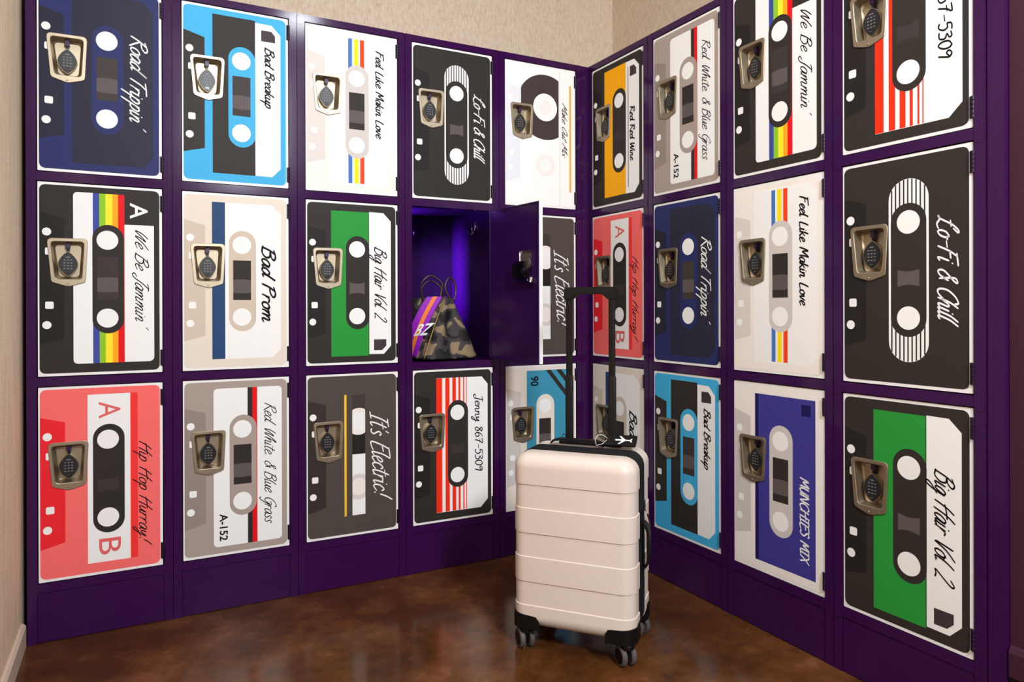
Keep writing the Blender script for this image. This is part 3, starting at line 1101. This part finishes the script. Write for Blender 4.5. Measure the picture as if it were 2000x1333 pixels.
bot = [(-0.752, 0.150), (-0.712, 0.030), (-0.665, 0.008), (-0.596, 0.014), (-0.530, 0.026), (-0.446, 0.085), (-0.470, 0.290), (-0.745, 0.310)]
top = [(-0.752, 0.165), (-0.598, 0.100), (-0.590, 0.098), (-0.578, 0.112), (-0.566, 0.112), (-0.556, 0.122), (-0.590, 0.205), (-0.752, 0.235)]
rings = []
N = 9
for k in range(N + 1):
    t = k / N
    z = BAGZ + 0.236 * t
    s = math.sin(math.pi * min(1, t * 1.15 + 0.02))
    ring = []
    for i, (b, tp) in enumerate(zip(bot, top)):
        e = t ** 0.95
        x, y = b[0] * (1 - e) + tp[0] * e, b[1] * (1 - e) + tp[1] * e
        if i in (2, 4):
            y -= 0.016 * s
        if i == 3:
            y += 0.050 * s
        if i == 5:
            x += 0.012 * math.sin(math.pi * t) * (1 if t < 0.5 else 0.6)
        ring.append(lp(x, y, z + (0.004 if i in (1, 2) and t > 0.9 else 0)))
    rings.append(ring)
low = [[p + (Vector((-0.60, 0.14, p.z)) - p + BO * 0) * 0 for p in rings[0]]]
c0 = sum(rings[0], Vector()) / 8
under = [Vector((p.x * 0.94 + c0.x * 0.06, p.y * 0.94 + c0.y * 0.06, 0.0)) for p in rings[0]]
rings[0] = [Vector((p.x, p.y, 0.012)) for p in rings[0]]
mb = MB()
mb.loft([under] + rings, CAMO, True, True, False)
body = mb.build('body', bag, smooth=True)
sb = body.modifiers.new('subdivision', 'SUBSURF')
sb.levels = sb.render_levels = 2
so = body.modifiers.new('thickness', 'SOLIDIFY')
so.thickness = 0.003
so.offset = -1

# front panel strip: bilinear patch just proud of the panel between ring points 0 and 1
MAG, ORG = mat('magenta_webbing', (150, 22, 190), 0.6), mat('orange_webbing', (246, 128, 40), 0.6)
GOLD = mat('gold_zip', (150, 124, 60), 0.35, 0.6)
A2, A1, T1, T2 = lp(-0.752, 0.150, BAGZ + 0.012), lp(-0.712, 0.030, BAGZ + 0.006), lp(-0.599, 0.0985, BAGZ + 0.238), lp(-0.752, 0.165, BAGZ + 0.238)
nrm = (A1 - A2).cross(T1 - A1).normalized()
if nrm.y > 0:
    nrm = -nrm


def panel(s, t, off=0.006):
    """s: 0 at the right (front) edge .. 1 towards the back; t: 0 bottom .. 1 top"""
    p = (A1.lerp(A2, s)).lerp(T1.lerp(T2, s), t)
    return p + nrm * (off + 0.004 * math.sin(math.pi * t))


def strip(name, f0, f1, t0, t1, m_, off):
    mb = MB()
    n = 14
    r0 = [panel(f0(t0 + (t1 - t0) * k / n), t0 + (t1 - t0) * k / n, off) for k in range(n + 1)]
    r1 = [panel(f1(t0 + (t1 - t0) * k / n), t0 + (t1 - t0) * k / n, off) for k in range(n + 1)]
    r2 = [p - nrm * 0.003 for p in r1]
    r3 = [p - nrm * 0.003 for p in r0]
    mb.loft([[r0[k], r1[k], r2[k], r3[k]] for k in range(n + 1)], m_, True, True, True)
    o = mb.build(name, bag, smooth=40)
    return o


strip('stripe', lambda t: 0.06 + 0.30 * (1 - t), lambda t: 0.40 + 0.58 * (1 - t), 0.02, 1.0, MAG, 0.008)['label'] = 'magenta webbing stripe down the bag front'
strip('stripe', lambda t: 0.16 + 0.38 * (1 - t), lambda t: 0.26 + 0.42 * (1 - t), 0.02, 1.0, ORG, 0.0092)['label'] = 'narrow orange stripe on the magenta webbing'
mb = MB()
mb.tube([panel(-0.02, k / 14, 0.008) for k in range(15)], 0.0026, GOLD, 6)
mb.build('zip', bag, smooth=True)
mb = MB()
block(mb, 'BZ', 0, 1, 0, 1, WT, heavy=0.02, place=lambda a, b: panel(0.56 - 0.44 * a - 0.14 * b, 0.33 + 0.20 * b + 0.03 * a, 0.0105))
mb.build('lettering', bag, fix=True)
mb = MB()
mb.tube([panel(0.80, 1.0 - 0.02, 0.012), panel(0.72, 0.86, 0.014), panel(0.76, 0.68, 0.014), panel(0.86, 0.5, 0.012), panel(0.97, 0.34, 0.01)], 0.005, BLACKPL, 8)
mb.build('side_strap', bag, smooth=True)


def loop(pts, r=0.0042):
    mb = MB()
    mb.tube([lp(*p) for p in [tuple(q) for q in [Vector(a) for a in sp3(pts)]]], r, mat('dark_leather_cord', (58, 44, 38), 0.35), 8)
    mb.build('handle', bag, smooth=True)


def sp3(pts, n=7):
    out = []
    P = [pts[0]] + list(pts) + [pts[-1]]
    for i in range(1, len(P) - 2):
        p0, p1, p2, p3 = (Vector(q) for q in P[i - 1:i + 3])
        for k in range(n):
            t = k / n
            out.append(0.5 * ((2 * p1) + (p2 - p0) * t + (2 * p0 - 5 * p1 + 4 * p2 - p3) * t * t + (3 * p1 - p0 - 3 * p2 + p3) * t ** 3))
    out.append(Vector(pts[-1]))
    return out


loop([(-0.675, 0.13, 0.98), (-0.690, 0.125, 1.040), (-0.682, 0.120, 1.072), (-0.655, 0.118, 1.090), (-0.628, 0.116, 1.080), (-0.608, 0.112, 1.058), (-0.612, 0.112, 1.030), (-0.622, 0.110, 0.98)])
loop([(-0.668, 0.17, 0.99), (-0.672, 0.170, 1.035), (-0.650, 0.165, 1.068), (-0.622, 0.160, 1.068), (-0.600, 0.150, 1.045), (-0.580, 0.140, 0.99)], 0.0036)
loop([(-0.572, 0.115, 1.0), (-0.592, 0.117, 1.035), (-0.590, 0.120, 1.062), (-0.572, 0.124, 1.085), (-0.552, 0.126, 1.072), (-0.545, 0.124, 1.035), (-0.556, 0.118, 0.995)])

# ------------------------------------------------------------------ suitcase
TH = -0.85869
case = thing('suitcase', 'cream white ribbed hard-shell cabin suitcase with raised black handle standing on the floor', 'suitcase', (-0.5115, -0.7045, 0), TH)
AW, Z0, Z1, RC = 0.172, 0.066, 0.555, 0.040


def band(z):
    for a, b in ((0.0, 0.131), (0.197, 0.267), (0.333, 0.403), (0.469, 1.0)):
        if a <= z <= b:
            return 0.0026
    return 0.0


def lin_steps(a, b, n):
    return [a + (b - a) * k / n for k in range(n + 1)]


def shell_pt(x, y, z, front, off=None, rf=0.034):
    """map a box point to the rounded shell; front: -1 or +1 side gets the face rounding"""
    ix = max(-AW + RC, min(AW - RC, x))
    iz = max(Z0 + RC, min(Z1 - RC, z))
    d = Vector((x - ix, 0, z - iz))
    # side rounding in the x-z plane
    q = Vector((ix, 0, iz))
    return q, d


def shell(y_face, y_rim, xr=None, zr=None, off=None, zl=None):
    """half shell from the rim to the big face; grid in angle/height so that ledges stay level"""
    sgn = -1 if y_face < y_rim else 1
    rf = 0.036
    # outline in x-z as a rounded rectangle, walked with extra points at the ledges
    led = []
    for z in (0.131, 0.197, 0.267, 0.333, 0.403, 0.469):
        led += [z - 0.0008, z + 0.0008]
    zs = sorted(led + lin_steps(Z0 + RC, Z1 - RC, 14))
    ol = []
    for z in zs:
        ol.append((AW, z, 1, 0))
    for k in range(1, 9):
        a = math.pi / 2 * k / 8
        ol.append((AW - RC + RC * math.cos(a), Z1 - RC + RC * math.sin(a), math.cos(a), math.sin(a)))
    for x in lin_steps(AW - RC, -AW + RC, 14)[1:]:
        ol.append((x, Z1, 0, 1))
    for k in range(1, 9):
        a = math.pi / 2 + math.pi / 2 * k / 8
        ol.append((-AW + RC + RC * math.cos(a), Z1 - RC + RC * math.sin(a), math.cos(a), math.sin(a)))
    for z in zs[::-1][1:]:
        ol.append((-AW, z, -1, 0))
    for k in range(1, 9):
        a = math.pi + math.pi / 2 * k / 8
        ol.append((-AW + RC + RC * math.cos(a), Z0 + RC + RC * math.sin(a), math.cos(a), math.sin(a)))
    for x in lin_steps(-AW + RC, AW - RC, 14)[1:]:
        ol.append((x, Z0, 0, -1))
    for k in range(1, 8):
        a = 1.5 * math.pi + math.pi / 2 * k / 8
        ol.append((AW - RC + RC * math.cos(a), Z0 + RC + RC * math.sin(a), math.cos(a), math.sin(a)))
    rings = []
    prof = [(0.0, y_rim - sgn * 0.004)] + [(0.0, y) for y in lin_steps(y_rim, y_face - sgn * rf, 4)]
    prof = [(-0.003, y_rim - sgn * 0.0)] + prof[1:]
    for k in range(1, 7):
        a = math.pi / 2 * k / 6
        prof.append((-(rf - rf * math.cos(a)), y_face - sgn * rf + sgn * rf * math.sin(a)))
    for inset, y in prof:
        up = 1.0 if inset > -0.001 else max(0.0, min(1.0, (abs(y - (y_face - sgn * rf)) / rf)))
        ring = []
        for (x, z, nx, nz) in ol:
            b = band(z)
            fy = math.sin(math.acos(max(-1, min(1, 1 + inset / rf)))) if inset < -0.0031 else 0.0
            ring.append(Vector((x + nx * (inset + b * (1 - fy)), y + sgn * b * fy, z + nz * inset)))
        rings.append(ring)
    return rings, ol, sgn, rf


def build_shell(name, y_face, y_rim):
    rings, ol, sgn, rf = shell(y_face, y_rim)
    mb = MB()
    mb.loft(rings, SHELL)
    # big face: rows matched between the left and right halves of the outline
    last = rings[-1]
    n = len(last)
    # order: right side bottom->top, top right->left, left side top->bottom, bottom left->right
    nz = len([1 for p in ol if p[2] == 1 and p[3] == 0])
    r = list(range(0, nz))
    i_l0 = nz + 8 + 14 + 8 - 1
    l = list(range(i_l0, i_l0 + nz))[::-1]
    vs = [tuple(p) for p in last]
    fs = []
    for k in range(nz - 1):
        fs.append((r[k], r[k + 1], l[k + 1], l[k]))
    fs.append(tuple(list(range(nz - 1, i_l0 + 1))))
    fs.append(tuple(list(range(i_l0 + nz - 1, n)) + [0]))
    mb.add(vs, fs, SHELL)
    return mb.build(name, case, smooth=24)


build_shell('front_shell', -0.122, -0.052)
build_shell('back_shell', 0.122, 0.030)


def rr_outline(inset, n=10):
    a, z0, z1, rc = AW - inset, Z0 + inset, Z1 - inset, RC - inset * 0.5
    out = []
    for cx, cz, s in ((a - rc, z1 - rc, 0), (-a + rc, z1 - rc, 1), (-a + rc, z0 + rc, 2), (a - rc, z0 + rc, 3)):
        for k in range(n + 1):
            t = math.pi / 2 * (s + k / n)
            out.append((cx + rc * math.cos(t), cz + rc * math.sin(t)))
    return out


mb = MB()
prof = [(-0.056, 0.006), (-0.055, -0.0005), (-0.048, -0.002), (-0.041, 0.001), (-0.037, 0.004), (-0.027, 0.004), (-0.023, 0.001), (-0.013, -0.0015), (-0.003, 0.001), (0.001, 0.004), (0.012, 0.004), (0.016, 0.001), (0.024, -0.001), (0.031, -0.0005), (0.034, 0.006)]
mb.loft([[(x, y, z) for x, z in rr_outline(i)] for y, i in prof], BLACKFAB)
mb.build('zip_band', case, smooth=30)


def guard(sx, sy):
    """black corner guard that wraps the lower corner"""
    mb = MB()
    yf = sy * 0.1262
    w1, h1, rc = 0.078, 0.038, 0.012
    x0, x1 = AW + 0.0045, AW - w1
    zb = Z0 - 0.004
    out = rounded([(x1, zb), (x1, zb + h1), (x0 - 0.034, zb + h1 + 0.004), (x0 - 0.034, zb)], [0, rc, 0, 0], 5)
    def y_at(x):
        rr = 0.036
        if x <= x0 - rr:
            return yf
        return yf - sy * (rr - math.sqrt(max(0, rr * rr - (x - x0 + rr) ** 2)))
    # face panel wrapping round the vertical edge to the side
    cols = []
    xs = lin_steps(x1, x0 - 0.036, 6) + [x0 - 0.036 + 0.036 * math.sin(math.pi / 2 * k / 8) for k in range(1, 9)]
    for x in xs:
        topz = zb + h1 + 0.006 * (x - x1) / w1
        if x - x1 < rc:
            topz -= rc - math.sqrt(max(0, rc * rc - (rc - (x - x1)) ** 2))
        cols.append((x, y_at(x), topz))
    for y in lin_steps(yf - sy * 0.036, sy * 0.055, 3)[1:]:
        cols.append((x0, y, zb + h1 + 0.010))
    rings = [[Vector((sx * x, y, zb + 0.002)), Vector((sx * x, y, tz))] for x, y, tz in cols]
    inn = []
    for i, (x, y, tz) in enumerate(cols):
        inn.append([Vector((sx * (x - 0.010 if i > 6 else x), y - sy * (0.010 if i <= 10 else 0), tz)), Vector((sx * (x - 0.010 if i > 6 else x), y - sy * (0.010 if i <= 10 else 0), zb + 0.002))])
    mb.loft([r + q for r, q in zip(rings, inn)], BLACKPL, True, True, True)
    # plate under the corner
    mb.box((min(sx * x1, sx * (AW - 0.012)), min(sy * 0.052, sy * 0.112), zb - 0.004), (max(sx * x1, sx * (AW - 0.012)), max(sy * 0.052, sy * 0.112), zb + 0.006), BLACKPL)
    return mb.build('corner_guard', case, smooth=35)


def caster(sx, sy, ang):
    wx, wy = sx * 0.144, sy * 0.097
    g = guard(sx, sy)
    mb = MB()
    ax = Vector((math.cos(ang), math.sin(ang), 0))
    tr = Vector((-ax.y, ax.x, 0))
    c = Vector((wx, wy, 0.0278))
    piv = c - tr * 0.010
    mb.cyl(Vector((piv.x, piv.y, 0.050)), Vector((piv.x, piv.y, 0.063)), 0.019, BLACKPL, 20, 0.002)
    a0, b0 = c - ax * 0.005, c + ax * 0.005
    prof = []
    for k in range(13):
        t = math.pi * k / 12
        prof.append(tr * (-0.017 * math.cos(t)) + Vector((0, 0, 0.023 * math.sin(t) + 0.0)))
    mb.loft([[a0 + p for p in prof], [b0 + p for p in prof]], BLACKPL, True, True, True)
    mb.box((piv.x - 0.008, piv.y - 0.008, 0.03), (piv.x + 0.008, piv.y + 0.008, 0.055), BLACKPL)
    f = mb.build('caster', case, smooth=40)
    for s in (-1, 1):
        mw = MB()
        p0, p1 = c + ax * s * 0.0065, c + ax * s * 0.0215
        mw.cyl(p0, p1, 0.0275, TYRE, 32, 0.003)
        mw.cyl(p1 - ax * s * 0.002, p1 + ax * s * 0.0006, 0.0205, BLACKPL, 28, 0.001)
        mw.cyl(p1, p1 + ax * s * 0.0016, 0.006, BLACKPL, 14, 0.0005)
        mw.build('wheel', f, smooth=40)


for sx in (-1, 1):
    for sy in (-1, 1):
        caster(sx, sy, -TH + R(-8 if sy < 0 else 14))

# telescopic handle
HX, HY = 0.004, 0.078
th_ = link('trolley_handle', None, None) if False else None
mb = MB()


def rrect(cx, cy, a, b, z, r=0.003, n=4):
    out = []
    for sx, sy, s in ((1, 1, 0), (-1, 1, 1), (-1, -1, 2), (1, -1, 3)):
        for k in range(n + 1):
            t = math.pi / 2 * (s + k / n)
            out.append((cx + sx * (a - r) + r * math.cos(t), cy + sy * (b - r) + r * math.sin(t), z))
    return out


for s in (-1, 1):
    x = HX + s * 0.0655
    mb.loft([rrect(x, HY, 0.0115, 0.0075, 0.50), rrect(x, HY, 0.0115, 0.0075, 0.757), rrect(x, HY, 0.0105, 0.0065, 0.760)], BLACKPL, True, True, True)
    mb.loft([rrect(x, HY, 0.0095, 0.0058, 0.75), rrect(x, HY, 0.0095, 0.0058, 1.008)], BLACKPL, True, True, True)
tubes = mb.build('trolley_tubes', case, smooth=40)
mb = MB()
xa, xb = HX - 0.0655 - 0.0145, HX + 0.0655 + 0.0145
outl = [(xa, 0.990), (xa + 0.029, 0.990), (xa + 0.033, 0.999), (xa + 0.046, 1.006), (xb - 0.046, 1.006), (xb - 0.033, 0.999), (xb - 0.029, 0.990), (xb, 0.990), (xb, 1.022), (xb - 0.004, 1.027), (xa + 0.004, 1.027), (xa, 1.022)]
mb.extrude(outl, HY - 0.0115, HY + 0.0115, BLACKPL)
mb.build('handle_grip', case, bevel=0.003, smooth=40)
mb = MB()
mb.loft([rrect(HX, HY, 0.095, 0.020, 0.550, 0.008), rrect(HX, HY, 0.095, 0.020, 0.5605, 0.008), rrect(HX, HY, 0.092, 0.017, 0.5625, 0.007)], BLACKPL, True, True, True)
mb.build('handle_housing', case, smooth=40)
# soft top carry handle
mb = MB()
pts = [(-0.105, 0.558), (-0.098, 0.566), (-0.080, 0.571), (0.032, 0.571), (0.046, 0.566), (0.053, 0.558)]
mb.loft([[(x, 0.022, z), (x, 0.046, z), (x, 0.046, z + 0.006), (x, 0.022, z + 0.006)] for x, z in pts], BLACKPL, True, True, True)
mb.build('top_handle', case, smooth=40)
# side carry handle and zip pulls
mb = MB()
pts = [(0.235, 0.004), (0.245, 0.013), (0.262, 0.018), (0.338, 0.018), (0.355, 0.013), (0.365, 0.004)]
mb.loft([[(AW + d - 0.003, -0.020, z), (AW + d + 0.004, -0.020, z), (AW + d + 0.004, 0.012, z), (AW + d - 0.003, 0.012, z)] for z, d in pts], BLACKPL, True, True, True)
mb.build('side_handle', case, smooth=40)
mb = MB()
mb.box((AW - 0.004, -0.004, 0.395), (AW + 0.008, 0.010, 0.425), CHROME)
mb.tube([(AW + 0.007, 0.004, 0.400), (AW + 0.012, 0.010, 0.385), (AW + 0.015, 0.022, 0.365), (AW + 0.016, 0.036, 0.342)], 0.0024, BLACKPL, 6)
mb.build('zip_pull', case, bevel=0.0006)

# luggage tag resting on the case top beside the right tube
tagl = thing('luggage_tag', 'black luggage tag with a white aeroplane lying on top of the cream suitcase', 'tag', (0, 0, 0), 0)
tm = Matrix.Translation(Vector((-0.5115, -0.7045, 0))) @ Matrix.Rotation(TH, 4, 'Z')
tagl.matrix_world = tm @ Matrix.Translation((0.103, 0.022, 0.5650)) @ Matrix.Rotation(R(2), 4, 'Z') @ Matrix.Rotation(R(28), 4, 'X')
mb = MB()
mb.loft([[(p[0], p[1], z) for p in rounded([(-0.046, 0), (0.046, 0), (0.046, 0.050), (-0.046, 0.050)], 0.005, 4)] for z in (0.0, 0.004)], BLACKGLOSS, True, True, True)
mb.build('card', tagl, bevel=0.0006)
mb = MB()
plane = [(-0.016, 0.026), (-0.014, 0.0285), (0.004, 0.028), (-0.006, 0.043), (-0.001, 0.043), (0.014, 0.0275), (0.026, 0.0275), (0.031, 0.033), (0.034, 0.033), (0.031, 0.025), (0.034, 0.017), (0.031, 0.017), (0.026, 0.0225), (0.014, 0.0225), (-0.001, 0.007), (-0.006, 0.007), (0.004, 0.022), (-0.014, 0.0215), (-0.016, 0.024)]
fl = [Vector((a, b, 0)) for a, b in plane]
tri = geometry.tessellate_polygon([fl])
mb.add([(p.x, p.y, 0.0046) for p in fl], [tuple(t) for t in tri], mat('white_print', (235, 235, 235), 0.5))
mb.build('aeroplane_print', tagl, fix=True)
mb = MB()
mb.tube([(-0.040, 0.030, 0.004), (-0.052, 0.034, 0.012), (-0.064, 0.026, 0.018), (-0.072, 0.010, 0.012), (-0.066, -0.004, 0.002), (-0.050, 0.004, 0.003), (-0.040, 0.022, 0.004)], 0.0009, mat('white_cord', (230, 225, 215), 0.4), 6)
mb.build('cord', tagl, smooth=True)
